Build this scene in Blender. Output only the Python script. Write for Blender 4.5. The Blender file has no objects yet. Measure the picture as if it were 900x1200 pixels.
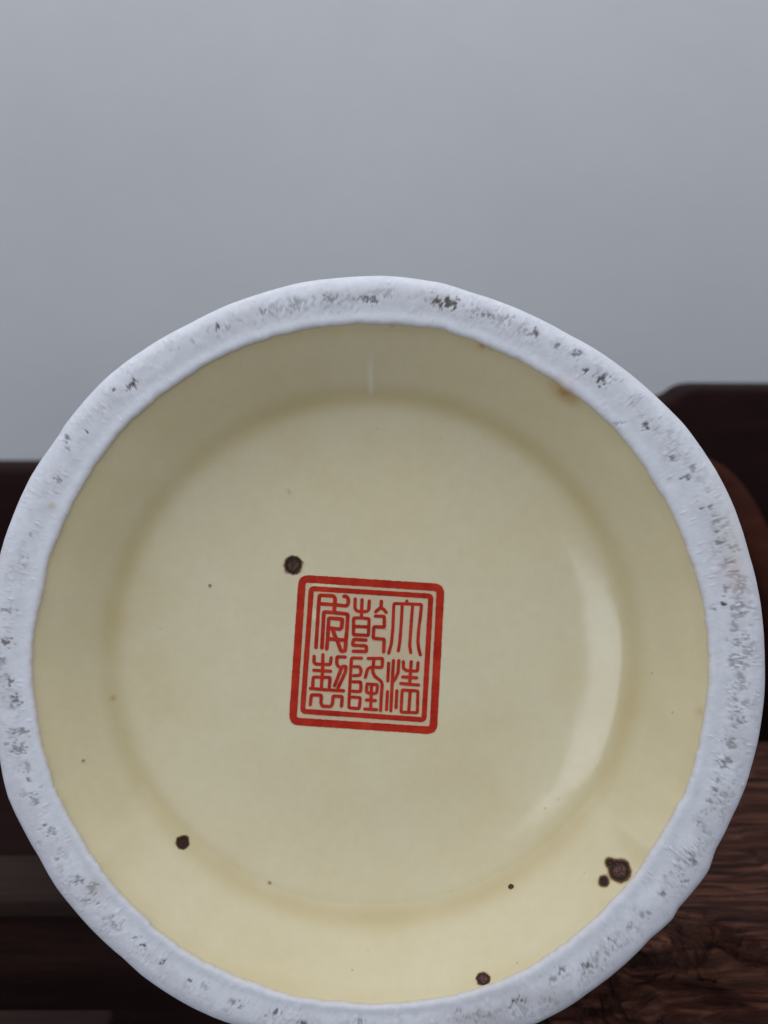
import bpy, math
import numpy as np
from mathutils import Matrix, Vector

# ------------------------------------------------------------------ camera, world, light, exposure
scene = bpy.context.scene
COL = scene.collection
PITCH = math.radians(10)
FPX = 1622.0            # focal length in pixels of the 900x1200 photograph
D = 0.20                # camera to foot rim
P = D / FPX

cam_d = bpy.data.cameras.new('camera')
cam = bpy.data.objects.new('camera', cam_d)
COL.objects.link(cam)
cam.rotation_euler = (math.pi / 2 - PITCH, 0, 0)
cam_d.sensor_fit = 'VERTICAL'
cam_d.sensor_height = 24.0
cam_d.sensor_width = 18.0
cam_d.lens = 24.0 * FPX / 1200.0
cam_d.clip_start = 0.01
cam_d.clip_end = 50
cam_d.dof.use_dof = True
cam_d.dof.focus_distance = D + 0.002
cam_d.dof.aperture_fstop = 17
scene.camera = cam

w = bpy.data.worlds.new('World')
scene.world = w
w.use_nodes = True
bg = w.node_tree.nodes['Background']
bg.inputs[0].default_value = (0.80, 0.86, 1.0, 1)
bg.inputs[1].default_value = 0.18

def area(name, loc, target, sx, sy, power, col):
    l = bpy.data.lights.new(name, 'AREA')
    l.shape = 'RECTANGLE'; l.size = sx; l.size_y = sy
    l.energy = power; l.color = col
    o = bpy.data.objects.new(name, l)
    COL.objects.link(o)
    o.location = loc
    o.rotation_euler = (Vector(target) - Vector(loc)).to_track_quat('-Z', 'Y').to_euler()
    return o
area('window_light', (-0.66, -1.20, 0.14), (0, 0.2, -0.05), 0.66, 0.60, 3.3, (0.90, 0.94, 1.0))
area('ceiling_fill', (0.0, -0.25, 1.45), (0.0, -0.2, 0.0), 5.4, 2.5, 41, (0.92, 0.95, 1.0))  # broad overhead fill, added for soft light from above

scene.view_settings.view_transform = 'Standard'
scene.view_settings.look = 'None'
scene.view_settings.exposure = 0.3
scene.view_settings.gamma = 1
scene.view_settings.use_curve_mapping = False

RC = cam.rotation_euler.to_matrix()
def cw(x, y, z):        # a point given from the viewpoint -> world
    return RC @ Vector((x, y, z))
def world_at(px, py, Y):    # the place where the sight line through a photo pixel meets the upright plane at Y
    v = RC @ Vector(((px - 450) / FPX, (600 - py) / FPX, -1))
    return v * (Y / v.y)
def world_h(px, py, H):
    v = RC @ Vector(((px - 450) / FPX, (600 - py) / FPX, -1))
    return v * (H / v.z)
def project(X, Y, Z):       # numpy arrays -> photo pixels
    c, s = math.cos(PITCH), math.sin(PITCH)
    depth = Y * c - Z * s
    up = Y * s + Z * c
    return 450 + FPX * X / depth, 600 - FPX * up / depth

# ------------------------------------------------------------------ helpers
def hsh(ix, iy, seed):
    n = (ix.astype(np.int64) * 374761393 + iy.astype(np.int64) * 668265263 + seed * 974634777) & 0xffffffff
    for k in (0x45d9f3b, 0x45d9f3b, 0x119de1f3):
        n = ((n ^ (n >> 16)) * k) & 0xffffffff
    n = (n ^ (n >> 16)) & 0xffffffff
    return n / 4294967295.0
def vn(x, y, seed=0):
    x = np.asarray(x, float); y = np.asarray(y, float)
    ix = np.floor(x); iy = np.floor(y); fx = x - ix; fy = y - iy
    fx = fx * fx * (3 - 2 * fx); fy = fy * fy * (3 - 2 * fy)
    a = hsh(ix, iy, seed); b = hsh(ix + 1, iy, seed); c = hsh(ix, iy + 1, seed); d = hsh(ix + 1, iy + 1, seed)
    return (a * (1 - fx) + b * fx) * (1 - fy) + (c * (1 - fx) + d * fx) * fy
def fbm(x, y, seed=0, oct=4, gain=0.5, rot=1.2):
    x = np.asarray(x, float); y = np.asarray(y, float)
    if rot: x, y = x * 0.87 - y * 0.49, x * 0.49 + y * 0.87
    s = 0; a = 1; t = 0
    for o in range(oct):
        s = s + a * vn(x + 17.3 * o, y - 9.1 * o, seed + o); t += a; a *= gain
        x, y = (x * 1.6 - y * rot) , (x * rot + y * 1.6)
    return s / t
def sst(a, b, x):
    t = np.clip((x - a) / (b - a), 0, 1)
    return t * t * (3 - 2 * t)

def mesh_obj(name, verts, faces, mat, parent=None, smooth=True, attrs=None):
    me = bpy.data.meshes.new(name)
    me.from_pydata([tuple(v) for v in verts], [], faces)
    me.materials.append(mat)
    if smooth:
        me.polygons.foreach_set('use_smooth', [True] * len(me.polygons))
    for k, arr in (attrs or {}).items():
        arr = np.asarray(arr, dtype=np.float32)
        if arr.ndim == 1:
            a = me.attributes.new(k, 'FLOAT', 'POINT'); a.data.foreach_set('value', arr)
        else:
            a = me.attributes.new(k, 'FLOAT_COLOR', 'POINT')
            a.data.foreach_set('color', np.concatenate([arr, np.ones((len(arr), 1), np.float32)], 1).ravel())
    me.update()
    o = bpy.data.objects.new(name, me)
    COL.objects.link(o)
    if parent is not None: o.parent = parent
    return o
def grid_faces(n, m, wrap_n=False, flip=False):   # index = i*m + j
    f = []
    for i in range(n if wrap_n else n - 1):
        i2 = (i + 1) % n
        for j in range(m - 1):
            q = (i * m + j, i2 * m + j, i2 * m + j + 1, i * m + j + 1)
            f.append(q[::-1] if flip else q)
    return f

class MatB:
    def __init__(s, name):
        s.m = bpy.data.materials.new(name); s.m.use_nodes = True
        s.nt = s.m.node_tree; s.b = s.nt.nodes['Principled BSDF']; s.out = s.nt.nodes['Material Output']
    def n(s, t, **kw):
        nd = s.nt.nodes.new(t)
        for k, v in kw.items():
            if k in nd.inputs.keys(): nd.inputs[k].default_value = v
            else: setattr(nd, k, v)
        return nd
    def l(s, a, b): s.nt.links.new(a, b)
    def coord(s, scale=(1, 1, 1)):
        tc = s.n('ShaderNodeTexCoord'); mp = s.n('ShaderNodeMapping'); mp.inputs['Scale'].default_value = scale
        s.l(tc.outputs['Object'], mp.inputs[0]); return mp.outputs[0]
    def noise(s, co, scale, detail=5, rough=0.55, dist=0):
        n = s.n('ShaderNodeTexNoise'); n.inputs['Scale'].default_value = scale
        n.inputs['Detail'].default_value = detail; n.inputs['Roughness'].default_value = rough
        n.inputs['Distortion'].default_value = dist
        s.l(co, n.inputs['Vector']); return n.outputs['Fac']
    def ramp(s, f, stops):
        r = s.n('ShaderNodeValToRGB'); e = r.color_ramp.elements
        e[0].position, e[0].color = stops[0][0], (*stops[0][1], 1)
        e[1].position, e[1].color = stops[-1][0], (*stops[-1][1], 1)
        for p, c in stops[1:-1]:
            x = e.new(p); x.color = (*c, 1)
        s.l(f, r.inputs[0]); return r.outputs[0]
    def mix(s, f, a, b, mode='MIX'):
        m = s.n('ShaderNodeMix', data_type='RGBA', blend_type=mode)
        if isinstance(f, (int, float)): m.inputs[0].default_value = f
        else: s.l(f, m.inputs[0])
        for i, v in ((6, a), (7, b)):
            if isinstance(v, tuple): m.inputs[i].default_value = (*v, 1)
            else: s.l(v, m.inputs[i])
        return m.outputs[2]
    def bump(s, h, dist, strength=1.0, normal=None):
        b = s.n('ShaderNodeBump'); b.inputs['Strength'].default_value = strength; b.inputs['Distance'].default_value = dist
        s.l(h, b.inputs['Height'])
        if normal is not None: s.l(normal, b.inputs['Normal'])
        return b.outputs[0]
    def attr(s, name):
        a = s.n('ShaderNodeAttribute'); a.attribute_name = name; return a

# ------------------------------------------------------------------ materials
# wall paint
M = MatB('wall_paint'); co = M.coord()
c = M.ramp(M.noise(co, 5.0, 5, 0.6), [(0.25, (0.72, 0.73, 0.745)), (0.75, (0.80, 0.81, 0.825))])
M.l(c, M.b.inputs['Base Color']); M.b.inputs['Roughness'].default_value = 0.7
M.l(M.bump(M.noise(co, 90, 4), 0.0006, 0.5), M.b.inputs['Normal'])
m_wall = M.m

# dark rosewood-like timber
def wood(name, dark, mid, light, rough, grain=(9, 90, 90), bump=0.0006, spec=0.5):
    M = MatB(name); co = M.coord(grain)
    n1 = M.noise(co, 3.0, 8, 0.65, 0.6); n2 = M.noise(co, 11.0, 6, 0.7, 0.3)
    c = M.ramp(n1, [(0.28, dark), (0.52, mid), (0.80, light)])
    c = M.mix(0.5, c, M.ramp(n2, [(0.3, dark), (0.75, mid)]), 'MIX')
    M.l(c, M.b.inputs['Base Color'])
    r = M.n('ShaderNodeMapRange'); r.inputs['To Min'].default_value = rough - 0.12; r.inputs['To Max'].default_value = rough + 0.2
    M.l(n2, r.inputs['Value']); M.l(r.outputs[0], M.b.inputs['Roughness'])
    M.b.inputs['Specular IOR Level'].default_value = spec
    M.l(M.bump(n2, bump, 0.7), M.b.inputs['Normal'])
    return M.m
m_wood = wood('dark_timber', (0.012, 0.0045, 0.004), (0.030, 0.012, 0.0095), (0.055, 0.024, 0.019), 0.7, spec=0.10)
m_wood_back = wood('dark_back_timber', (0.011, 0.004, 0.004), (0.022, 0.009, 0.0085), (0.036, 0.015, 0.014), 0.85, spec=0.08, bump=0.0003)
m_wood_red = wood('red_brown_timber', (0.022, 0.007, 0.005), (0.055, 0.017, 0.011), (0.10, 0.034, 0.022), 0.7, spec=0.03, bump=0.0003)
m_wood_grey = wood('grey_timber', (0.026, 0.015, 0.013), (0.042, 0.026, 0.023), (0.065, 0.042, 0.037), 0.8, spec=0.06)  # greyer timber; on the rail cap it paints the lit top
# gnarled root timber : colour from attribute 'tone'
M = MatB('root_timber'); co = M.coord((14, 120, 120))
n1 = M.noise(co, 4.0, 8, 0.7, 0.8); n2 = M.noise(co, 15.0, 7, 0.75, 0.4)
c = M.ramp(n1, [(0.34, (0.008, 0.003, 0.0025)), (0.5, (0.066, 0.022, 0.014)), (0.66, (0.22, 0.088, 0.056))])
c2 = M.mix(M.attr('tone').outputs['Fac'], c, (0.15, 0.065, 0.038))
c2 = M.mix(0.35, c2, c)
M.l(c2, M.b.inputs['Base Color'])
r = M.n('ShaderNodeMapRange'); r.inputs['To Min'].default_value = 0.28; r.inputs['To Max'].default_value = 0.62
M.l(n2, r.inputs['Value']); M.l(r.outputs[0], M.b.inputs['Roughness'])
M.b.inputs['Specular IOR Level'].default_value = 0.15
M.l(M.bump(n2, 0.0014, 0.8), M.b.inputs['Normal'])
m_root = M.m

# bare biscuit foot rim
M = MatB('unglazed_biscuit'); co = M.coord()
a = M.attr('col')
n = M.noise(co, 900, 5, 0.7)
c = M.mix(0.18, a.outputs['Color'], M.ramp(n, [(0.3, (0.45, 0.45, 0.47)), (0.6, (0.85, 0.85, 0.88))]), 'MULTIPLY')
M.l(c, M.b.inputs['Base Color']); M.b.inputs['Roughness'].default_value = 0.62
M.b.inputs['Specular IOR Level'].default_value = 0.35
nb = M.bump(M.noise(co, 1500, 4, 0.7), 0.00010, 0.4)
M.l(M.bump(M.noise(co, 420, 3, 0.6), 0.00018, 0.35, nb), M.b.inputs['Normal'])
m_biscuit = M.m

# yellow glaze of the base
M = MatB('yellow_glaze'); co = M.coord()
a = M.attr('pool')
base = M.ramp(M.noise(co, 45, 5, 0.6), [(0.3, (0.795, 0.70, 0.45)), (0.7, (0.82, 0.745, 0.52))])
fine = M.ramp(M.noise(co, 600, 3, 0.6), [(0.35, (0.97, 0.967, 0.955)), (0.65, (1, 1, 1))])
c = M.mix(1.0, base, fine, 'MULTIPLY')
c = M.mix(a.outputs['Fac'], c, (0.56, 0.425, 0.16))
c = M.mix(M.attr('painted_highlight').outputs['Fac'], c, (0.86, 0.81, 0.68))  # pale streak: highlight painted into the glaze colour
st = M.attr('stain')
c = M.mix(st.outputs['Fac'], c, (0.50, 0.27, 0.10))
vo = M.n('ShaderNodeTexVoronoi'); vo.inputs['Scale'].default_value = 260
M.l(co, vo.inputs['Vector'])
sk = M.ramp(vo.outputs['Distance'], [(0.03, (1, 1, 1)), (0.075, (0, 0, 0))])
gate = M.ramp(M.noise(co, 150, 2, 0.5), [(0.54, (0, 0, 0)), (0.66, (1, 1, 1))])
sg = M.mix(1.0, sk, gate, 'MULTIPLY')
sgm = M.n('ShaderNodeMath', operation='MULTIPLY'); sgm.inputs[1].default_value = 0.35
M.l(sg, sgm.inputs[0])
c = M.mix(sgm.outputs[0], c, (0.22, 0.17, 0.10))
M.l(c, M.b.inputs['Base Color'])
M.b.inputs['Roughness'].default_value = 0.14
M.b.inputs['Specular IOR Level'].default_value = 0.42
M.b.inputs['Subsurface Weight'].default_value = 0.0
nb = M.bump(M.noise(co, 120, 3, 0.5), 0.00006, 0.5)
M.l(M.bump(M.noise(co, 800, 2, 0.5), 0.000010, 0.5, nb), M.b.inputs['Normal'])
m_glaze = M.m

M = MatB('white_glaze'); co = M.coord()
M.l(M.ramp(M.noise(co, 30, 4), [(0.3, (0.70, 0.71, 0.73)), (0.7, (0.78, 0.79, 0.81))]), M.b.inputs['Base Color'])
M.b.inputs['Roughness'].default_value = 0.2
m_white = M.m

M = MatB('iron_red_enamel'); co = M.coord()
c = M.ramp(M.noise(co, 420, 5, 0.65), [(0.30, (0.40, 0.014, 0.006)), (0.7, (0.60, 0.040, 0.016))])
M.l(c, M.b.inputs['Base Color']); M.b.inputs['Roughness'].default_value = 0.35
M.b.inputs['Specular IOR Level'].default_value = 0.15
m_red = M.m

M = MatB('seal_tint')     # thin pink bloom of enamel inside the seal
M.b.inputs['Base Color'].default_value = (0.55, 0.14, 0.08, 1); M.b.inputs['Roughness'].default_value = 0.25
M.b.inputs['Alpha'].default_value = 0.13
m_tint = M.m

def spot_mat(name, rim, core):
    M = MatB(name); co = M.coord()
    a = M.attr('field')
    cc = M.ramp(M.noise(co, 2200, 4, 0.7), [(0.35, rim), (0.7, core)])
    k = M.ramp(a.outputs['Fac'], [(0.45, (0, 0, 0)), (0.80, (1, 1, 1))])
    c = M.mix(k, rim, cc)
    halo = M.ramp(a.outputs['Fac'], [(0.16, (0, 0, 0)), (0.42, (1, 1, 1))])
    c = M.mix(halo, tuple(min(1, v * 1.5 + k_) for v, k_ in zip(rim, (0.16, 0.07, 0.015))), c)
    M.l(c, M.b.inputs['Base Color'])
    al = M.ramp(a.outputs['Fac'], [(0.0, (0, 0, 0)), (0.14, (0.30, 0.30, 0.30)), (0.26, (1, 1, 1))])
    M.l(al, M.b.inputs['Alpha']); M.b.inputs['Roughness'].default_value = 0.5; M.b.inputs['Specular IOR Level'].default_value = 0.25
    return M.m
m_spot = spot_mat('iron_spot_brown', (0.014, 0.005, 0.002), (0.16, 0.085, 0.05))
m_spot_dark = spot_mat('iron_spot_dark', (0.018, 0.007, 0.002), (0.05, 0.022, 0.006))
m_spot_faint = spot_mat('iron_spot_faint', (0.36, 0.29, 0.18), (0.36, 0.3, 0.2))
m_spot_red = spot_mat('iron_spot_red_brown', (0.014, 0.0035, 0.0012), (0.20, 0.09, 0.075))

# ------------------------------------------------------------------ the wall
def box(name, x0, x1, y0, y1, z0, z1, mat, parent=None, bev=0.002, seg=3):
    import bmesh
    bm = bmesh.new(); bmesh.ops.create_cube(bm, size=1)
    for v in bm.verts:
        v.co = Vector(((x0 + x1) / 2 + v.co.x * (x1 - x0), (y0 + y1) / 2 + v.co.y * (y1 - y0), (z0 + z1) / 2 + v.co.z * (z1 - z0)))
    if bev: bmesh.ops.bevel(bm, geom=bm.edges[:], offset=bev, segments=seg, affect='EDGES', profile=0.5)
    me = bpy.data.meshes.new(name); bm.to_mesh(me); bm.free(); me.materials.append(mat)
    me.polygons.foreach_set('use_smooth', [True] * len(me.polygons))
    o = bpy.data.objects.new(name, me); COL.objects.link(o)
    if parent: o.parent = parent
    return o
wall = box('wall', -1.6, 1.6, 0.95, 1.02, -0.9, 1.3, m_wall, None, 0)
wall['kind'] = 'structure'

# ------------------------------------------------------------------ the vase
vase = bpy.data.objects.new('vase', None); COL.objects.link(vase)
vase.empty_display_size = 0.05
CX, CY = 440.0, 772.0
vase.matrix_world = Matrix.Translation(cw((CX - 450) * P, (600 - CY) * P, -D)) @ RC.to_4x4()
vase['label'] = 'porcelain vase lying down, worn white foot ring around a yellow base with red seal'
vase['category'] = 'vase'

def loc(px, py, d):      # photo pixel at depth d behind the rim plane -> vase coordinates
    s = (D + d) / D
    return ((450 - CX) + (px - 450) * s) * P, ((CY - 600) - (py - 600) * s) * P

outer = [(450,327),(515,335),(550,346),(615,370),(665,395),(725,432),(770,470),(800,500),(835,550),(860,600),(877,655),(886,690),
 (893,742),(894.5,775),(893,824),(887,867),(881,892),(871,925),(857,957),(847,979),(837,996),(829,1021),(809,1048),(794,1064),(787,1078),(761,1100),
 (742,1120),(711,1148),(692,1161),(670,1177),(628,1199),(580,1210),(520,1217),(440,1219),(360,1215),(305,1208),(263,1197),(220,1177),(190,1158),(167,1142),
 (147,1123),(120,1100),(90,1068),(67,1040),(50,1010),(33,980),(12,935),(6,912),(0,879),(-7,830),(-10,775),(-8,720),(-2,670),(4,645),(15,613),(25,587),(37,563),
 (48,545),(60,528),(72,511),(76,503),(125,447),(185,403),(225,382),(265,362),(300,350),(350,336),(400,329)]
inner = [(450,381),(515,387),(565,404),(600,420),(640,441),(685,472),(730,515),(755,550),(785,598),(806,648),(819,685),(826,725),(829.5,770),(829,805),(825,836),
 (817,880),(805,923),(793,945),(777,973),(761,998),(748,1020),(732,1040),(711,1062),(687,1085),(660,1107),(636,1124),(609,1140),(577,1153),(540,1164),(495,1172),
 (440,1176),(400,1174),(368,1171),(331,1163),(301,1153),(275,1143),(251,1132),(229,1121),(204,1104),(184,1089),(164,1069),(149,1054),(133,1038),(116,1013),(94,980),
 (82,960),(72,940),(62,916),(55,890),(47,858),(40,813),(38,780),(40,750),(44,725),(51,694),(58,658),(68,630),(83,598),(98,569),(115,541),(140,507),(175,475),
 (215,445),(260,418),(300,402),(350,389),(410,381.5)]
def polar(pts, cx, cy, d=0.0):
    a = []; r = []
    for x, y in pts:
        X, Y = loc(x, y, d); X0, Y0 = loc(cx, cy, d)
        a.append(math.atan2(Y - Y0, X - X0)); r.append(math.hypot(X - X0, Y - Y0))
    a = np.array(a); r = np.array(r); i = np.argsort(a); a, r = a[i], r[i]
    a = np.concatenate([a - 2 * math.pi, a, a + 2 * math.pi]); r = np.tile(r, 3)
    def f(t):
        t = (np.asarray(t) + math.pi) % (2 * math.pi) - math.pi
        s = 0; wt = 0
        for k in np.linspace(-0.018, 0.018, 7):
            wk = math.exp(-(k / 0.010) ** 2); s = s + wk * np.interp(t + k, a, r); wt += wk
        return s / wt
    return f
Ro = polar(outer, CX, CY, 0.0040); Ri = polar(inner, CX, CY, 0.0008)

# --- foot ring
NT, prof = 2400, []
# (fraction from inner to outer edge, height above the rim plane)
key = [(-0.012, -0.0022), (-0.008, -0.0010), (0.0, -0.00025), (0.03, -0.00003), (0.25, 0.0), (0.50, 0.0001), (0.72, -0.0001),
       (0.86, -0.0007), (0.94, -0.0016), (0.985, -0.0030), (1.0, -0.0048), (0.975, -0.0085), (0.90, -0.0125)]
kk = np.array(key); seg = np.concatenate([[0], np.cumsum(np.hypot(np.diff(kk[:, 0]) * 0.0062, np.diff(kk[:, 1])))])
NS = 72
ss = np.linspace(0, seg[-1], NS)
def smooth_interp(x, xp, fp):
    # Catmull-Rom / Hermite interpolation
    xp = np.asarray(xp, float); fp = np.asarray(fp, float); m = np.gradient(fp, xp)
    i = np.clip(np.searchsorted(xp, x) - 1, 0, len(xp) - 2); h = xp[i + 1] - xp[i]; t = (x - xp[i]) / h
    return ((2*t**3-3*t**2+1)*fp[i] + (t**3-2*t**2+t)*h*m[i] + (-2*t**3+3*t**2)*fp[i+1] + (t**3-t**2)*h*m[i+1])
fr = smooth_interp(ss, seg, kk[:, 0]); hz = smooth_interp(ss, seg, kk[:, 1])
T = np.linspace(-math.pi, math.pi, NT, endpoint=False)
TT, FF = np.meshgrid(T, fr, indexing='ij'); HZ = np.tile(hz, (NT, 1))
ct, sn = np.cos(TT), np.sin(TT)
ra = lambda f, k: (fbm((ct[:, 0] + 3) * f, (sn[:, 0] + 3) * f, k, 3) - 0.5)
ri = Ri(T) + ra(30, 5) * 0.00035 + ra(9, 15) * 0.0002
ro = Ro(T) + ra(12, 8) * 0.00012
RR = ri[:, None] + (ro - ri)[:, None] * FF
# lower hidden part of the flank becomes a clean circle under the rim
X = RR * ct; Y = RR * sn
PX = CX + X / P; PY = CY - Y / P
# grit band : wanders a little outside the middle of the rim
mid = 0.56 + 0.10 * (fbm(ct * 2.2 + 4, sn * 2.2 + 4, 31, 2) - 0.5)
band = np.exp(-((FF - mid) / 0.22) ** 2)
amt = np.zeros_like(FF)
ang = np.degrees(TT)        # 0 right, 90 top
def sector(a0, a1, v, soft=8):
    global amt
    s = sst(a0 - soft, a0 + soft, ang) * (1 - sst(a1 - soft, a1 + soft, ang)); amt = np.maximum(amt, s * v)
sector(-38, 30, 1.0); sector(-80, -38, 0.85); sector(30, 60, 0.55); sector(60, 125, 0.75); sector(125, 160, 0.25)
sector(160, 172, 0.45); sector(172, 190, 0.8); sector(-190, -165, 0.95); sector(-165, -140, 0.75); sector(-140, -80, 0.5)
cl = fbm(PX / 14, PY / 14, 41, 3); gr = fbm(PX / 3.0, PY / 3.0, 43, 4, 0.6); g2 = fbm(PX / 9.0, PY / 9.0, 47, 3, 0.6)
pit = band * amt * sst(0.44, 0.62, cl) * sst(0.47, 0.60, gr)
pit = np.maximum(pit, band * amt * 0.8 * sst(0.63, 0.72, g2) * sst(0.35, 0.6, cl + 0.15))
dark = 0.50 * pit
# the individual marks that can be seen, x, y, rx, ry, strength
marks = [(526,355,17,9,1),(502,350,7,5,.4),(436,351,15,7,.85),(388,350,10,8,.55),(345,358,10,9,.5),(308,366,8,5,.6),(283,376,6,4,.35),(255,384,7,5,1),
 (155,449,8,7,1.1),(152,455,5,5,.8),(134,457,2.6,2.4,1.0),(102,507,2.6,2.4,1.0),(78,513,4,6,.8),(80,526,4,4,.5),(67,563,6,5,.6),(66,578,3,5,.4),(36,626,3,3,.5),
 (29,652,6,4,.4),(26,664,3,3,.6),(8,752,8,5,.9),(10,716,11,6,.6),(4,775,4,4,.5),(627,391,6,7,1),(572,369,17,4,.7),(598,372,10,4,.5),(653,405,5,4,.7),(675,414,8,7,.8),
 (686,433,5.5,5,1),(705,446,9,9,1),(712,440,5,4,.7),(757,499,6,5,1),(752,488,4,3,.4),(722,495,10,3.5,.55),(788,537,8,5,.8),(806,559,9,4,.8),(812,548,4,7,.6),(827,597,8,5,.75),
 (838,612,7,5,.4),(842,623,5,4,.8),(843,636,6,5,.7),(835,642,5,4,.3),(846,708,5,6,1.3),(835,713,5,4,.7),(858,712,5,5,.6),(851,690,4,5,.6),(863,691,6,6,.4),(861,735,5,6,.5),
 (865,752,9,7,.55),(863,775,9,10,.6),(875,765,6,8,.5),(868,800,9,10,.5),(862,820,6,6,.5),(866,845,11,8,.6),(856,872,8,8,.55),(850,893,9,8,.7),(842,915,5,5,.6),
 (838,925,4,4,.7),(832,938,6,4,.5),(820,964,4,3,.6),(817,990,7,6,.5),(811,1000,6,5,.6),(812,1009,6,5,.7),(797,1016,5,8,.6),(784,1025,6,5,.4),(802,1032,8,3,.6),(775,1048,6,6,.7),
 (755,1072,10,7,.5),(738,1085,8,6,.5),(714,1101,5,4,.8),(700,1118,8,5,.6),(692,1131,9,4,.9),(657,1138,7,5,.8),(648,1146,8,5,.6),(607,1172,9,3.5,1.1),(598,1178,7,4,.6),
 (560,1190,26,7,.4),(540,1184,5,4,.5),(18,820,9,7,.8),(12,800,4,7,.8),(28,858,8,5,.7),(15,856,5,6,.6),(22,878,9,9,.7),(8,872,4,4,.5),(30,900,9,6,.45),(33,915,3,3,.8),
 (48,923,3,2.6,.9),(41,935,6,5,.6),(42,940,5,4,.6),(54,966,4,4,.9),(60,975,6,7,.6),(68,1003,5,5,.6),(92,1033,7,6,.7),(108,1042,7,9,.5),(101,1055,5,4,.6),(115,1058,4,3,.7),
 (130,1076,8,6,.5),(139,1083,6,6,.45),(159,1099,4,4,.95),(169,1108,4,3,1.2),(191,1127,4,3.5,1),(222,1149,3.6,3,1),(239,1155,7,5,.4),(274,1173,8,4,.7),(284,1179,6,3,.6),
 (322,1187,6,3.6,.9),(312,1190,5,3,.6),(355,1198,7,4,.9),(423,1197,6,4,.6),(95,505,2,2,.5)]
mk = np.zeros_like(FF)
jag = fbm(PX / 3.1, PY / 3.1, 61, 3, 0.6)
for (mx, my, rx, ry, st) in marks:
    d2 = ((PX - mx) / rx) ** 2 + ((PY - my) / ry) ** 2
    sel = d2 < 4
    v = np.zeros_like(FF); v[sel] = st * sst(0.40, 0.70, (np.exp(-d2[sel] * 0.8) * 0.72 + (gr[sel] - 0.5) * 1.5))
    mk = np.maximum(mk, v)
dark = np.maximum(dark, mk)
grey = sst(0.40, 0.62, fbm(PX / 30, PY / 30, 71, 3)) * band * amt * 0.5
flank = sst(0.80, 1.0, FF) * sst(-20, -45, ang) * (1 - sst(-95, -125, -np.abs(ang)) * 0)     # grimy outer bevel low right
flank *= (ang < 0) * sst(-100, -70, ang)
white = np.array([0.80, 0.81, 0.87]); gcol = np.array([0.60, 0.60, 0.63]); dcol = np.array([0.12, 0.105, 0.09])
C = np.ones(FF.shape + (1,)) * white
mo = fbm(PX / 8, PY / 8, 81, 4)[..., None]
C = C * (0.93 + 0.13 * mo)
C = C * (1 - grey[..., None]) + gcol * grey[..., None]
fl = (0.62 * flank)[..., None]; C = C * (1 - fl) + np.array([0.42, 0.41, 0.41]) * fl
def tint(mx, my, rx, ry, colr, k):
    global C
    g = (np.exp(-(((PX - mx) / rx) ** 2 + ((PY - my) / ry) ** 2)) * k)[..., None]; C = C * (1 - g) + np.array(colr) * g
tint(862, 672, 16, 22, (0.78, 0.66, 0.62), 0.6)
tint(858, 632, 12, 20, (0.74, 0.70, 0.62), 0.5)
tint(61, 593, 5, 4, (0.60, 0.52, 0.34), 0.7)
tint(784, 561, 3, 3, (0.60, 0.50, 0.34), 0.6)
tint(655, 452, 16, 10, (0.66, 0.52, 0.38), 0.55)
tint(110, 1045, 20, 16, (0.55, 0.50, 0.46), 0.4)
tint(630, 1170, 60, 14, (0.42, 0.40, 0.39), 0.45)
tint(560, 1192, 50, 10, (0.42, 0.40, 0.38), 0.5)
tint(848, 590, 20, 60, (0.74, 0.73, 0.70), 0.35)
dk = np.clip(dark * (0.65 + 0.5 * gr), 0, 1)[..., None]; C = C * (1 - dk) + dcol * dk
# glaze just bleeding over the inner lip
lip = (sst(0.05, -0.01, FF) * 0.55)[..., None]; C = C * (1 - lip) + np.array([0.66, 0.58, 0.42]) * lip
disp = -0.00010 * np.clip(pit + mk, 0, 1) + 0.00003 * (gr - 0.5) * (0.3 + band) + 0.00016 * (fbm(PX / 30, PY / 30, 91, 2) - 0.5)
# hammered facets of the outer bevel
edge = sst(0.78, 0.95, FF)
disp += edge * 0.0006 * (fbm(ct * 9 + 2, sn * 9 + 2, 95, 3) - 0.5)
Z = HZ + disp * (hz > -0.006)[None, :] * sst(0.0, 0.03, FF)
# tiny glaze crumbs and sparkle grains standing on the rim
crumbs = sst(0.80, 0.86, vn(PX / 2.6, PY / 2.6, 99)) * (FF > 0.12) * (FF < 0.9) * sst(0.45, 0.6, cl)
Z += 0.00012 * crumbs
cr = (0.5 * crumbs)[..., None]; C = C * (1 - cr) + np.array([0.88, 0.89, 0.92]) * cr
V = np.stack([X, Y, Z], -1).reshape(-1, 3)
ring = mesh_obj('foot_ring', V, grid_faces(NT, NS, True, True), m_biscuit, vase, True, {'col': C.reshape(-1, 3)})

# --- glazed base inside the ring
BX, BY = 435.0, 777.0
b0 = loc(BX, BY, 0.0)
NB, NR = 900, 150
Tb = np.linspace(-math.pi, math.pi, NB, endpoint=False)
RB = polar(inner, BX, BY, 0.0008); RM0 = float(RB(np.linspace(-3.14, 3.14, 200)).mean())
def RQ(t, q_): return RM0 + (RB(t) - RM0) * sst(0.80, 0.99, q_)
sq = np.linspace(0, 1.012, 600)
slope = np.interp(sq, [0, .50, .60, .68, .75, .785, .825, .88, 1.02], [0, .012, .11, .21, .32, .52, .90, .98, .86])
slope = np.convolve(np.pad(slope, 12, 'edge'), np.hanning(27)[1:-1] / np.hanning(27)[1:-1].sum(), 'valid')[:600]
RM = 0.0487
dep = np.concatenate([[0], np.cumsum((slope[1:] + slope[:-1]) / 2 * np.diff(sq) * RM)])
DMAX = 0.0008 + np.interp(1.0, sq, dep)
def depth(q): return DMAX - np.interp(q, sq, dep)
def depth_at(x, y):
    dx, dy = x - b0[0], y - b0[1]; t = np.arctan2(dy, dx); r_ = np.hypot(dx, dy); q = r_ / RM0
    for _ in range(8): q = r_ / RQ(t, q)
    return depth(q)
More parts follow.
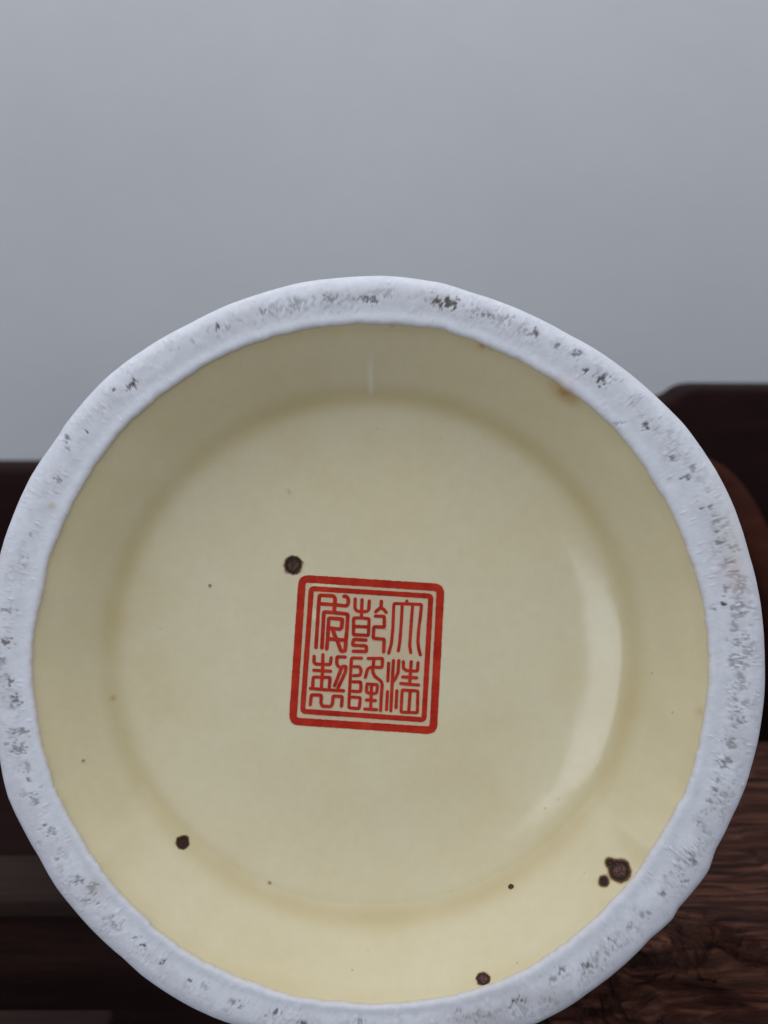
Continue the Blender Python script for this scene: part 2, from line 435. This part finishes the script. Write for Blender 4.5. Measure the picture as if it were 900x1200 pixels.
q = np.concatenate([np.linspace(0.0, 0.6, 40)[:-1], np.linspace(0.6, 1.012, NR - 39)])
TB, Q = np.meshgrid(Tb, q, indexing='ij')
Rb = RQ(TB, Q) * Q
Xb = b0[0] + Rb * np.cos(TB); Yb = b0[1] + Rb * np.sin(TB)
Zb = -depth(Q)
Zb = Zb + 0.00010 * (fbm(Xb * 120 + 9, Yb * 120 + 9, 14, 3) - 0.5)
# thin ridge added down the upper wall, its pale colour a painted highlight
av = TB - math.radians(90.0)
highlight_streak = np.exp(-(av * Rb / 0.00038) ** 2) * sst(0.79, 0.83, Q) * (1 - sst(0.87, 0.94, Q))
Zb += 0.00022 * highlight_streak
PXb = CX + Xb / P; PYb = CY - Yb / P
nn = fbm(np.cos(TB) * 3 + 7, np.sin(TB) * 3 + 7, 22, 3)
pool = 0.50 * np.exp(-((Q - 0.805) / 0.036) ** 2) * (0.55 + 0.8 * nn)
pool += 0.15 * sst(0.80, 0.9, Q)
pool += 0.25 * sst(0.955, 1.0, Q) * nn
pool += 0.10 * sst(0.45, 0.8, fbm(Xb * 90 + 3, Yb * 90 + 3, 26, 3))
sx, sy = loc(662, 461, 0.002)
stain = 0.75 * np.exp(-((((Xb - sx) * 0.75 + (Yb - sy) * -0.6) / (17 * P)) ** 2 + (((Xb - sx) * 0.6 + (Yb - sy) * 0.75) / (8 * P)) ** 2))
for (mx, my, r_, k) in [(565, 405, 5, .7), (575, 408, 3, .7), (460, 383, 3, .4), (121, 826, 4, .5), (333, 575, 2, .5), (819, 833, 5, .3), (137, 1045, 2, .9)]:
    x_, y_ = loc(mx, my, 0.002); stain = np.maximum(stain, k * np.exp(-(((Xb - x_) ** 2 + (Yb - y_) ** 2) / (r_ * P) ** 2)))
stain = np.clip(stain * (0.6 + 0.9 * fbm(PXb / 5, PYb / 5, 29, 3)), 0, 1)
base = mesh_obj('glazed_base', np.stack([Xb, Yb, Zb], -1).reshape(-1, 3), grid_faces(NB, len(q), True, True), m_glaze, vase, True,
                {'pool': np.clip(pool, 0, 1).ravel(), 'painted_highlight': (0.6 * highlight_streak).ravel(), 'stain': stain.ravel()})

# --- body of the vase (lathe, runs away from the camera)
bk = [(0.0075, 0.0515), (0.011, 0.0535), (0.014, 0.0522), (0.022, 0.0486), (0.034, 0.0455), (0.046, 0.0446), (0.058, 0.0462), (0.08, 0.0530), (0.105, 0.0625), (0.13, 0.0700),
      (0.148, 0.0715), (0.163, 0.0675), (0.175, 0.0560), (0.182, 0.0400), (0.187, 0.0300), (0.194, 0.0275), (0.202, 0.0290), (0.207, 0.0325), (0.2085, 0.0325),
      (0.2085, 0.0300), (0.200, 0.0255), (0.188, 0.0262), (0.180, 0.045), (0.165, 0.063), (0.148, 0.0675), (0.105, 0.059), (0.046, 0.041), (0.018, 0.040), (0.0165, 0.0)]
bk = np.array(bk); bs = np.concatenate([[0], np.cumsum(np.hypot(*np.diff(bk, axis=0).T))])
s_ = np.linspace(0, bs[-1], 220); bt = np.interp(s_, bs, bk[:, 0]); br = np.interp(s_, bs, bk[:, 1])
for _ in range(3):
    bt[1:-1] = (bt[:-2] + 2 * bt[1:-1] + bt[2:]) / 4; br[1:-1] = (br[:-2] + 2 * br[1:-1] + br[2:]) / 4
tb = np.linspace(0, 2 * math.pi, 160, endpoint=False); A, B_ = np.meshgrid(tb, br, indexing='ij')
Vb = np.stack([B_ * np.cos(A), B_ * np.sin(A), -np.tile(bt, (160, 1))], -1).reshape(-1, 3)
body = mesh_obj('body', Vb, grid_faces(160, 220, True, False), m_white, vase)
MW = np.array(vase.matrix_world)
VW = Vb @ MW[:3, :3].T + MW[:3, 3]

# --- the seal mark
LIFT = [0.00003]
def to_floor(px, py, lift):
    x, y = loc(px, py, DMAX)
    for _ in range(2):
        d = float(depth_at(np.array(x), np.array(y))); x, y = loc(px, py, d)
    return (x, y, -d + 0.00006 + lift)
def densify(pts, step=1.5, closed=False):
    out = []
    n = len(pts)
    for i in range(n if closed else n - 1):
        a = pts[i]; b = pts[(i + 1) % n]; L = math.hypot(b[0] - a[0], b[1] - a[1]); k = max(1, int(L / step))
        for j in range(k): out.append((a[0] + (b[0] - a[0]) * j / k, a[1] + (b[1] - a[1]) * j / k))
    if not closed: out.append(pts[-1])
    return out
def rounded(pts, r, closed=False):
    out = []; n = len(pts)
    for i, p in enumerate(pts):
        if not closed and i in (0, n - 1): out.append(p); continue
        a = pts[i - 1]; b = pts[(i + 1) % n]
        la = math.hypot(a[0] - p[0], a[1] - p[1]); lb = math.hypot(b[0] - p[0], b[1] - p[1])
        rr = min(r, la * 0.45, lb * 0.45)
        s = (p[0] + (a[0] - p[0]) * rr / la, p[1] + (a[1] - p[1]) * rr / la); e = (p[0] + (b[0] - p[0]) * rr / lb, p[1] + (b[1] - p[1]) * rr / lb)
        for k in range(5):
            t = k / 4; out.append(((1 - t) ** 2 * s[0] + 2 * t * (1 - t) * p[0] + t * t * e[0], (1 - t) ** 2 * s[1] + 2 * t * (1 - t) * p[1] + t * t * e[1]))
    return out
SEEDC = [100]
def stroke(V, F, pts, width, closed=False, rad=1.2, lift=0.0, ends=True):
    p = densify(rounded(pts, rad, closed), 0.8, closed); n = len(p); SEEDC[0] += 7
    base = len(V)
    P2 = np.array(p)
    if closed: t = np.roll(P2, -1, 0) - np.roll(P2, 1, 0)
    else: t = np.gradient(P2, axis=0)
    t /= np.maximum(np.linalg.norm(t, axis=1, keepdims=True), 1e-9); nr = np.stack([-t[:, 1], t[:, 0]], 1)
    wv = width * (0.93 + 0.16 * (vn(np.arange(n) / 4.0, np.full(n, 0.5), SEEDC[0])))
    if not closed and ends:
        k = np.minimum(np.arange(n), np.arange(n)[::-1]) * 0.8 / (width * 0.5); wv = wv * np.sqrt(np.clip(0.25 + k, 0, 1))
    for i in range(n):
        for s in (-0.5, 0.5):
            c_ = P2[i] + nr[i] * s * wv[i]; V.append(to_floor(c_[0], c_[1], lift))
    m = n if closed else n - 1
    for i in range(m):
        a = base + 2 * i; b = base + 2 * ((i + 1) % n); F.append((a, b, b + 1, a + 1))
z1 = lambda pts: [(325 + x / 4.286, 640 + y / 4.286) for x, y in pts]
V, F = [], []
stroke(V, F, z1([(125, 163), (820, 208), (783, 926), (77, 879)]), 8.9, True, rad=7.5, lift=0)
seal = mesh_obj('seal_mark', V, F, m_red, vase, False)
seal['label'] = 'square iron red seal mark with double border and six seal script characters'
V, F = [], []
stroke(V, F, z1([(171, 213), (771, 251), (736, 872), (127, 829)]), 6.0, True, rad=3.5, lift=0)
mesh_obj('inner_border', V, F, m_red, seal, False)
V, F = [], []
cs = z1([(110, 148), (832, 195), (795, 938), (66, 890)])
N_ = 14
for i in range(N_ + 1):
    for j in range(N_ + 1):
        u, v = i / N_, j / N_
        x = (1-u)*(1-v)*cs[0][0] + u*(1-v)*cs[1][0] + u*v*cs[2][0] + (1-u)*v*cs[3][0]
        y = (1-u)*(1-v)*cs[0][1] + u*(1-v)*cs[1][1] + u*v*cs[2][1] + (1-u)*v*cs[3][1]
        V.append(to_floor(x, y, -0.00003))
mesh_obj('enamel_bloom', V, grid_faces(N_ + 1, N_ + 1), m_tint, seal, False)
glyphs = [
 ((360, 690), 12.857, 4.45, [
  [(130,910),(150,600),(170,280),(185,95),(400,108),(422,150),(415,240),(405,350)],
  [(180,225),(400,240),(600,258),(622,200),(615,140),(580,110),(530,118)],
  [(220,915),(235,650),(252,348),(400,358),(612,382),(600,600),(585,750),(572,935),(510,940),(488,880),(450,770)],
  [(292,930),(308,750),(325,440),(530,457),(515,610)],
  [(320,590),(520,610)], [(375,600),(410,690),(450,780)], [(310,752),(590,775)]]),
 ((400, 690), 15, 3.99, [
  [(245,150),(238,340),(275,392),(360,400),(440,402),(482,370),(493,185)],
  [(365,165),(352,500)], [(218,660),(478,670)],
  [(460,903),(215,888),(195,990),(440,1003),(440,1102),(180,1095)],
  [(705,190),(698,330),(650,360),(585,425)], [(698,330),(750,365),(805,435)],
  [(570,478),(755,484),(755,675),(572,665),(558,870),(752,885),(742,1135)]]),
 ((445, 690), 15, 3.65, [
  [(150,1155),(205,960),(230,700),(248,258),(480,265),(735,275),(715,480),(685,700),(670,920),(685,1060),(722,1185)],
  [(322,1115),(350,950),(378,600),(395,280)], [(548,1145),(525,1000),(550,650),(578,280)], [(475,188),(475,262)]]),
 ((355, 765), 15, 3.88, [
  [(198,35),(193,175),(235,198),(345,202),(480,205),(500,60)], [(352,5),(345,300),(322,640)], [(165,305),(512,325)],
  [(168,635),(182,425),(478,432),(460,640)], [(105,622),(420,650),(740,668)],
  [(770,75),(600,68),(592,180),(612,230),(665,265)], [(545,605),(690,235),(758,238),(745,340),(605,640)],
  [(125,935),(148,738),(325,742),(315,880),(345,937),(490,942),(520,890),(532,758),(692,768),(675,962)]]),
 ((400, 765), 15, 3.76, [
  [(380,95),(180,88),(165,300),(130,965),(312,982),(335,788),(165,775)], [(190,243),(320,245),(348,310),(330,395),(190,402)],
  [(180,508),(340,510),(345,600),(338,682),(170,672)], [(445,98),(725,98),(715,258),(580,252)],
  [(572,110),(550,330),(585,410),(700,500),(718,560),(700,800),(688,1040)], [(535,240),(460,285),(415,455)],
  [(425,545),(650,560)], [(445,560),(442,690),(530,722),(620,705),(640,560)], [(530,560),(515,990)], [(410,825),(625,840)], [(385,985),(645,1000)]]),
 ((440, 765), 15, 3.76, [
  [(232,155),(215,520)], [(212,655),(192,1025)], [(318,108),(300,400),(285,700),(268,1045)], [(412,110),(395,350),(350,450),(300,520)],
  [(377,640),(360,992)], [(490,128),(490,270),(545,312),(735,322),(750,148)], [(630,128),(600,550)], [(450,420),(752,440)], [(418,535),(785,568)],
  [(612,650),(585,1030)]]),
]
boxes = {1: [[(215,512),(350,510),(488,525),(475,818),(212,806)]], 5: [[(468,652),(745,668),(735,1052),(448,1040)]]}
for gi, (o_, sc, wd, sts) in enumerate(glyphs):
    V, F = [], []
    for k, st_ in enumerate(sts):
        stroke(V, F, [(o_[0] + x / sc, o_[1] + y / sc) for x, y in st_], wd, False, 1.5, 0.000004 * (k + 1))
    for k, st_ in enumerate(boxes.get(gi, [])):
        stroke(V, F, [(o_[0] + x / sc, o_[1] + y / sc) for x, y in st_], wd * 0.95, True, 1.5, 0.000004 * (len(sts) + 2 + k))
    mesh_obj('seal_character', V, F, m_red, seal, False)

# --- iron spots burnt into the glaze
def spot(circles, mat, label=None, rough=0.22):
    x0 = min(c[0] - c[2] * 1.7 for c in circles); x1 = max(c[0] + c[2] * 1.7 for c in circles)
    y0 = min(c[1] - c[2] * 1.7 for c in circles); y1 = max(c[1] + c[2] * 1.7 for c in circles)
    rm = max(c[2] for c in circles); n = 46
    gx = np.linspace(x0, x1, n); gy = np.linspace(y0, y1, n)
    GX, GY = np.meshgrid(gx, gy, indexing='ij')
    f = np.full(GX.shape, -9.0)
    for cx, cy, r in circles:
        g = (r * 1.26 - np.hypot(GX - cx, GY - cy)) / rm; f = np.logaddexp(f * 14, g * 14) / 14
    f = f + 2.0 * rough * (fbm(GX / rm * 2.2 + x0, GY / rm * 2.2 + y0, 55, 3) - 0.5)
    lx, ly = loc(GX, GY, DMAX)
    for _ in range(9):
        d = depth_at(lx, ly); lx, ly = loc(GX, GY, d)
    h = 0.00011 + 0.00010 * sst(0.1, 0.4, f) - 0.00007 * sst(0.45, 0.8, f) + 0.00006 * (fbm(GX / 2, GY / 2, 56, 3) - 0.5) * sst(0.2, 0.4, f)
    Vv = np.stack([lx, ly, -d + h], -1).reshape(-1, 3); fv = np.clip(f, 0, 1).ravel()
    fc = [q_ for q_ in grid_faces(n, n, False, True) if max(fv[i] for i in q_) > 0.001]
    used = sorted({i for q_ in fc for i in q_}); mp = {u: k for k, u in enumerate(used)}
    o = mesh_obj('iron_spot', Vv[used], [tuple(mp[i] for i in q_) for q_ in fc], mat, vase, True, {'field': fv[used]})
    if label: o['label'] = label
    return o
spot([(343, 663, 9.5), (345, 661, 9)], m_spot, 'dark brown pitted spot touching the corner of the red seal')
spot([(214, 986.5, 7.5)], m_spot_dark, 'small round dark brown spot low on the left of the base')
spot([(726, 1020, 12.5), (714.5, 1010.5, 6.5), (707.5, 1032, 7.0)], m_spot_red, 'largest brown spot with two lobes beside the foot ring', 0.12)
spot([(598.5, 1038.5, 2.8)], m_spot, 'tiny brown spot low on the base', 0.3)
spot([(566, 1146.5, 7.6)], m_spot_red, 'small round red brown spot near the bottom of the foot ring')
spot([(316, 1034, 1.7)], m_spot_faint, None, 0.3); spot([(138, 1046, 1.6)], m_spot_dark, None, 0.3)
spot([(246, 686, 1.7)], m_spot_faint, None, 0.4)
spot([(98, 891, 1.5)], m_spot_faint, None, 0.4)

for bx_, by_, br_ in [(441, 501, 1.5), (515, 512, 1.2), (563, 520, 0.8), (431, 1114, 1.0), (617, 640, 0.8)]:  # tiny glaze bumps, made white to paint in their glints
    lx, ly = loc(bx_, by_, DMAX)
    for _ in range(9): dd_ = float(depth_at(np.array(lx), np.array(ly))); lx, ly = loc(bx_, by_, dd_)
    Vv = [(lx, ly, -dd_ + 0.00003 + br_ * P * 0.8)]; Ff = []
    for k in range(1, 4):
        a_ = k / 3 * math.pi / 2
        for m_ in range(10):
            b_ = m_ / 10 * 2 * math.pi
            Vv.append((lx + br_ * P * math.sin(a_) * math.cos(b_), ly + br_ * P * math.sin(a_) * math.sin(b_), -dd_ + 0.00003 + br_ * P * 0.8 * math.cos(a_) - (0.0001 if k == 3 else 0)))
    for m_ in range(10):
        Ff.append((0, 1 + m_, 1 + (m_ + 1) % 10))
        for k in range(2): Ff.append((1 + k * 10 + m_, 11 + k * 10 + m_, 11 + k * 10 + (m_ + 1) % 10, 1 + k * 10 + (m_ + 1) % 10))
    mesh_obj('glint_bubble', Vv, Ff, m_white, vase)

# ------------------------------------------------------------------ the rustic wooden bench
bench = bpy.data.objects.new('bench', None); COL.objects.link(bench)
bench.location = (0, 0.30, -0.165)
bench['label'] = 'dark brown rustic wooden bench with gnarled front edge and low back carrying the vase'
bench['category'] = 'bench'
def adopt(o):
    o.parent = bench; o.matrix_parent_inverse = Matrix.Translation(-bench.location); return o
def under(y0, y1):
    s = (VW[:, 1] > y0) & (VW[:, 1] < y1); return VW[s, 2].min()
RAIL_TOP = under(0.229, 0.250) - 0.0003
SEAT = under(0.27, 0.39) - 0.0003
print('RAIL_TOP', RAIL_TOP, 'SEAT', SEAT, 'DMAX', DMAX, 'ymax', VW[:, 1].max())
yA = world_h(450, 1052, RAIL_TOP).y; yB = world_h(450, 1005, RAIL_TOP).y
print('rail', yA, yB)
adopt(box('front_rail', -0.32, 0.012, yA, yB, RAIL_TOP - 0.050, RAIL_TOP, m_wood, None, 0.0012)).name = 'front_rail'
# greyer upper strip of that rail, painting its lit top into the colour
adopt(box('lit_rail_cap', -0.32, 0.010, yA - 0.0015, yB + 0.001, RAIL_TOP - 0.0035, RAIL_TOP + 0.0002, m_wood_grey, None, 0.0008))
adopt(box('seat_board', -0.32, 0.32, yB + 0.004, 0.42, SEAT - 0.02, SEAT, m_wood_back, None, 0.002))
zt = world_at(20, 549, 0.425).z
adopt(box('back_panel', -0.32, 0.060, 0.425, 0.447, SEAT - 0.02, zt, m_wood_back, None, 0.003))
# lower stretcher that shows in the bottom left corner
pz = world_at(50, 1180, 0.226)
adopt(box('lower_stretcher', -0.32, world_at(106, 1190, 0.205).x, 0.196, 0.226, pz.z - 0.02, pz.z, m_wood_grey, None, 0.0015))
# raised back block on the right : outline extruded
def extrude_outline(name, pts, y0, y1, mat):
    import bmesh
    bm = bmesh.new(); vs = [bm.verts.new((x, y0, z)) for x, z in pts]; f = bm.faces.new(vs)
    r = bmesh.ops.extrude_face_region(bm, geom=[f])
    for v in r['geom']:
        if isinstance(v, bmesh.types.BMVert): v.co.y = y1
    bmesh.ops.recalc_face_normals(bm, faces=bm.faces[:])
    bmesh.ops.bevel(bm, geom=bm.edges[:], offset=0.0018, segments=2, affect='EDGES', profile=0.5)
    me = bpy.data.meshes.new(name); bm.to_mesh(me); bm.free(); me.materials.append(mat)
    me.polygons.foreach_set('use_smooth', [True] * len(me.polygons))
    o = bpy.data.objects.new(name, me); COL.objects.link(o); return adopt(o)
def xz(px, py, Y): v = world_at(px, py, Y); return (v.x, v.z)
YB = 0.400
outl = [xz(690, 476, YB), xz(768, 474, YB), xz(790, 470, YB), xz(803, 459, YB), xz(818, 455, YB), xz(1300, 457, YB)]
outl += [(outl[-1][0], SEAT + 0.0005), (outl[0][0], SEAT + 0.0005)]
extrude_outline('raised_back_block', outl, YB, YB + 0.022, m_wood_back)
# curved carved arm in front of it
def sweep(name, pts, Yv, w_, d_, mat):
    c_ = [world_at(px, py, y_) for (px, py), y_ in zip(pts, Yv)]
    # Catmull-Rom
    path = []
    cc = [c_[0] * 2 - c_[1]] + c_ + [c_[-1] * 2 - c_[-2]]
    for i in range(1, len(cc) - 2):
        for k in range(8):
            t = k / 8; p0, p1, p2, p3 = cc[i-1], cc[i], cc[i+1], cc[i+2]
            path.append(0.5 * ((2*p1) + (p2-p0)*t + (2*p0-5*p1+4*p2-p3)*t*t + (3*p1-p0-3*p2+p3)*t**3))
    path.append(c_[-1]); Vv = []; m_ = 20
    for i, p in enumerate(path):
        t = (path[min(i+1, len(path)-1)] - path[max(i-1, 0)]).normalized()
        s_ = Vector((0, 1, 0)); n_ = t.cross(s_).normalized(); e = 0.35 + 0.65 * min(1, i / 5)
        for k in range(m_):
            a = 2 * math.pi * k / m_
            ca, sa = math.cos(a), math.sin(a)
            ca = math.copysign(abs(ca) ** 0.7, ca); sa = math.copysign(abs(sa) ** 0.7, sa)
            Vv.append(p + n_ * ca * w_ * e + s_ * sa * d_)
    nP = len(path); Ff = []
    for i in range(nP - 1):
        for k in range(m_):
            Ff.append((i*m_+k, (i+1)*m_+k, (i+1)*m_+(k+1) % m_, i*m_+(k+1) % m_))
    Ff.append(tuple(range(m_))); Ff.append(tuple((nP-1)*m_+k for k in range(m_))[::-1])
    return adopt(mesh_obj(name, Vv, Ff, mat))
sweep('carved_arm', [(800, 545), (838, 562), (866, 596), (890, 648), (912, 720), (926, 830), (930, 960)],
      [0.372, 0.366, 0.36, 0.352, 0.345, 0.34, 0.335], 0.0042, 0.006, m_wood_red)

# gnarled live-edge slab at the lower right
NX, NP_ = 620, 400
xs = np.concatenate([np.linspace(0.0125, 0.085, 480), np.linspace(0.085, 0.28, 141)[1:]])
TOP = RAIL_TOP
L1, L2 = 0.045, 0.050           # run across the top / down the face
U = np.linspace(0, 1, NP_)
Xg, Ug = np.meshgrid(xs, U, indexing='ij')
def fbs(x, y, seed=0, oct=4, gain=0.5): return fbm(x, y, seed, oct, gain, 0.0)
yf = 0.2275 + 0.0016 * (fbs(Xg * 60, Xg * 0 + 3, 7, 3) - 0.5)
yb = 0.2535 + sst(0.052, 0.072, Xg) * 0.062
rad = 0.004
topn = 0.35
# path: back top -> front top -> round -> down
Sg = np.where(Ug < topn, Ug / topn, 1.0); Fg = np.clip((Ug - topn) / (1 - topn), 0, 1)
arc = np.clip(Fg / 0.25, 0, 1) * math.pi / 2; dn = np.clip((Fg - 0.25) / 0.75, 0, 1)
Yg = np.where(Ug < topn, yb + (yf + rad - yb) * Sg, yf + rad - rad * np.sin(arc))
Zg = np.where(Ug < topn, TOP, TOP - rad + rad * np.cos(arc) - dn * 0.028)
Ny = np.where(Ug < topn, 0.0, -np.sin(arc)); Nz = np.where(Ug < topn, 1.0, np.cos(arc))
Pxx, Pyy = project(Xg, Yg, Zg)
face = sst(1060, 1100, Pyy)
h = 0.0022 * (fbs(Xg * 55, (Yg - Zg) * 420, 3, 5, 0.55) - 0.5) * (0.35 + face)
h += 0.0060 * (fbs(Xg * 22 + 2, (Yg - Zg) * 150, 5, 3) - 0.5) * face
h += 0.0016 * (fbs(Xg * 18 + 9, Yg * 25, 9, 3) - 0.5) * (1 - face)
ly_ = fbs(Xg * 16 + 0.3 * fbs(Xg * 60, Zg * 200, 33, 3), (Yg - Zg) * 170 + 1.2 * fbs(Xg * 30, Zg * 60, 34, 3), 37, 3)
h += 0.0028 * sst(0.42, 0.46, ly_) * face + 0.0026 * sst(0.53, 0.56, ly_) * face - 0.0028 * face
knot = fbs(Xg * 45, (Yg - Zg) * 110, 39, 3)
h += 0.0018 * sst(0.5, 0.56, knot) * face
def curve_dist(pts):
    d = np.full(Pxx.shape, 1e9); sd = np.zeros(Pxx.shape)
    for (ax, ay), (bx, by) in zip(pts[:-1], pts[1:]):
        vx, vy = bx - ax, by - ay; t = np.clip(((Pxx - ax) * vx + (Pyy - ay) * vy) / (vx * vx + vy * vy), 0, 1)
        dd = np.hypot(Pxx - ax - t * vx, Pyy - ay - t * vy); d = np.minimum(d, dd)
    return d
def groove(pts, wpx, amt_):
    global h
    h = h - amt_ * 0.7 * np.exp(-(curve_dist(pts) / wpx) ** 2)
    cx_ = [p[0] for p in pts]; dy = Pyy - np.interp(Pxx, cx_, [p[1] for p in pts])
    ends = sst(cx_[0] - 12, cx_[0] + 8, Pxx) * (1 - sst(cx_[-1] - 8, cx_[-1] + 12, Pxx))
    h = h + amt_ * 0.75 * ends * np.where(dy < 0, np.exp(-((dy + 1.2 * wpx) / (2.0 * wpx)) ** 2), 0.27 * np.exp(-(dy / (0.8 * wpx)) ** 2) * 0 + 0.70 * np.exp(-(dy / (0.35 * wpx)) ** 2))
groove([(735, 1120), (770, 1098), (800, 1087), (825, 1085), (845, 1094), (868, 1103), (900, 1105), (960, 1100), (1050, 1110)], 5.0, 0.0050)
groove([(700, 1150), (745, 1131), (775, 1134), (790, 1150), (840, 1154), (900, 1152), (1000, 1158)], 4.0, 0.0034)
groove([(730, 1140), (745, 1160), (757, 1180)], 2.5, 0.0035)
groove([(690, 1185), (760, 1168), (830, 1165), (900, 1166), (1000, 1172)], 4.0, 0.0034)
groove([(660, 1200), (760, 1190), (900, 1186), (1000, 1190)], 4.0, 0.0034)
groove([(735, 1118), (775, 1122), (783, 1130)], 2.5, 0.0035)
def bulge(cx, cy, rx, ry, a):
    global h; h = h + a * np.exp(-(((Pxx - cx) / rx) ** 2 + ((Pyy - cy) / ry) ** 2))
bulge(865, 1128, 55, 13, 0.0045); bulge(735, 1160, 24, 14, 0.0022); bulge(860, 1176, 60, 6, 0.0016); bulge(885, 1075, 26, 14, 0.0020)
bulge(840, 1062, 40, 16, 0.0016); bulge(822, 1103, 30, 7, -0.0018); bulge(800, 1127, 14, 14, 0.0012)
zlim = (h > 0) & (Xg < 0.07)
Yg = Yg + Ny * h; Zg = Zg + Nz * np.where(Xg < 0.072, np.minimum(h, 0) - 0.0004, h)
tone = 0.75 * np.exp(-(((Pxx - 795) / 16) ** 2 + ((Pyy - 1128) / 14) ** 2)) + 0.5 * np.exp(-(((Pxx - 750) / 22) ** 2 + ((Pyy - 1152) / 16) ** 2))
tone += 0.55 * np.exp(-(((Pxx - 870) / 60) ** 2 + ((Pyy - 1130) / 18) ** 2)) * fbs(Xg * 90, (Yg - Zg) * 500, 8, 4)
tone += 0.35 * sst(0.45, 0.75, fbs(Xg * 60 + 5, (Yg - Zg) * 380, 18, 4)) * face
slab = adopt(mesh_obj('gnarled_slab', np.stack([Xg, Yg, Zg], -1).reshape(-1, 3), grid_faces(NX, NP_), m_root, None, True, {'tone': np.clip(tone, 0, 1).ravel()}))
md = slab.modifiers.new('thickness', 'SOLIDIFY'); md.thickness = 0.004; md.offset = -1
slab['label'] = 'cracked and knotted root wood edge at the lower right'
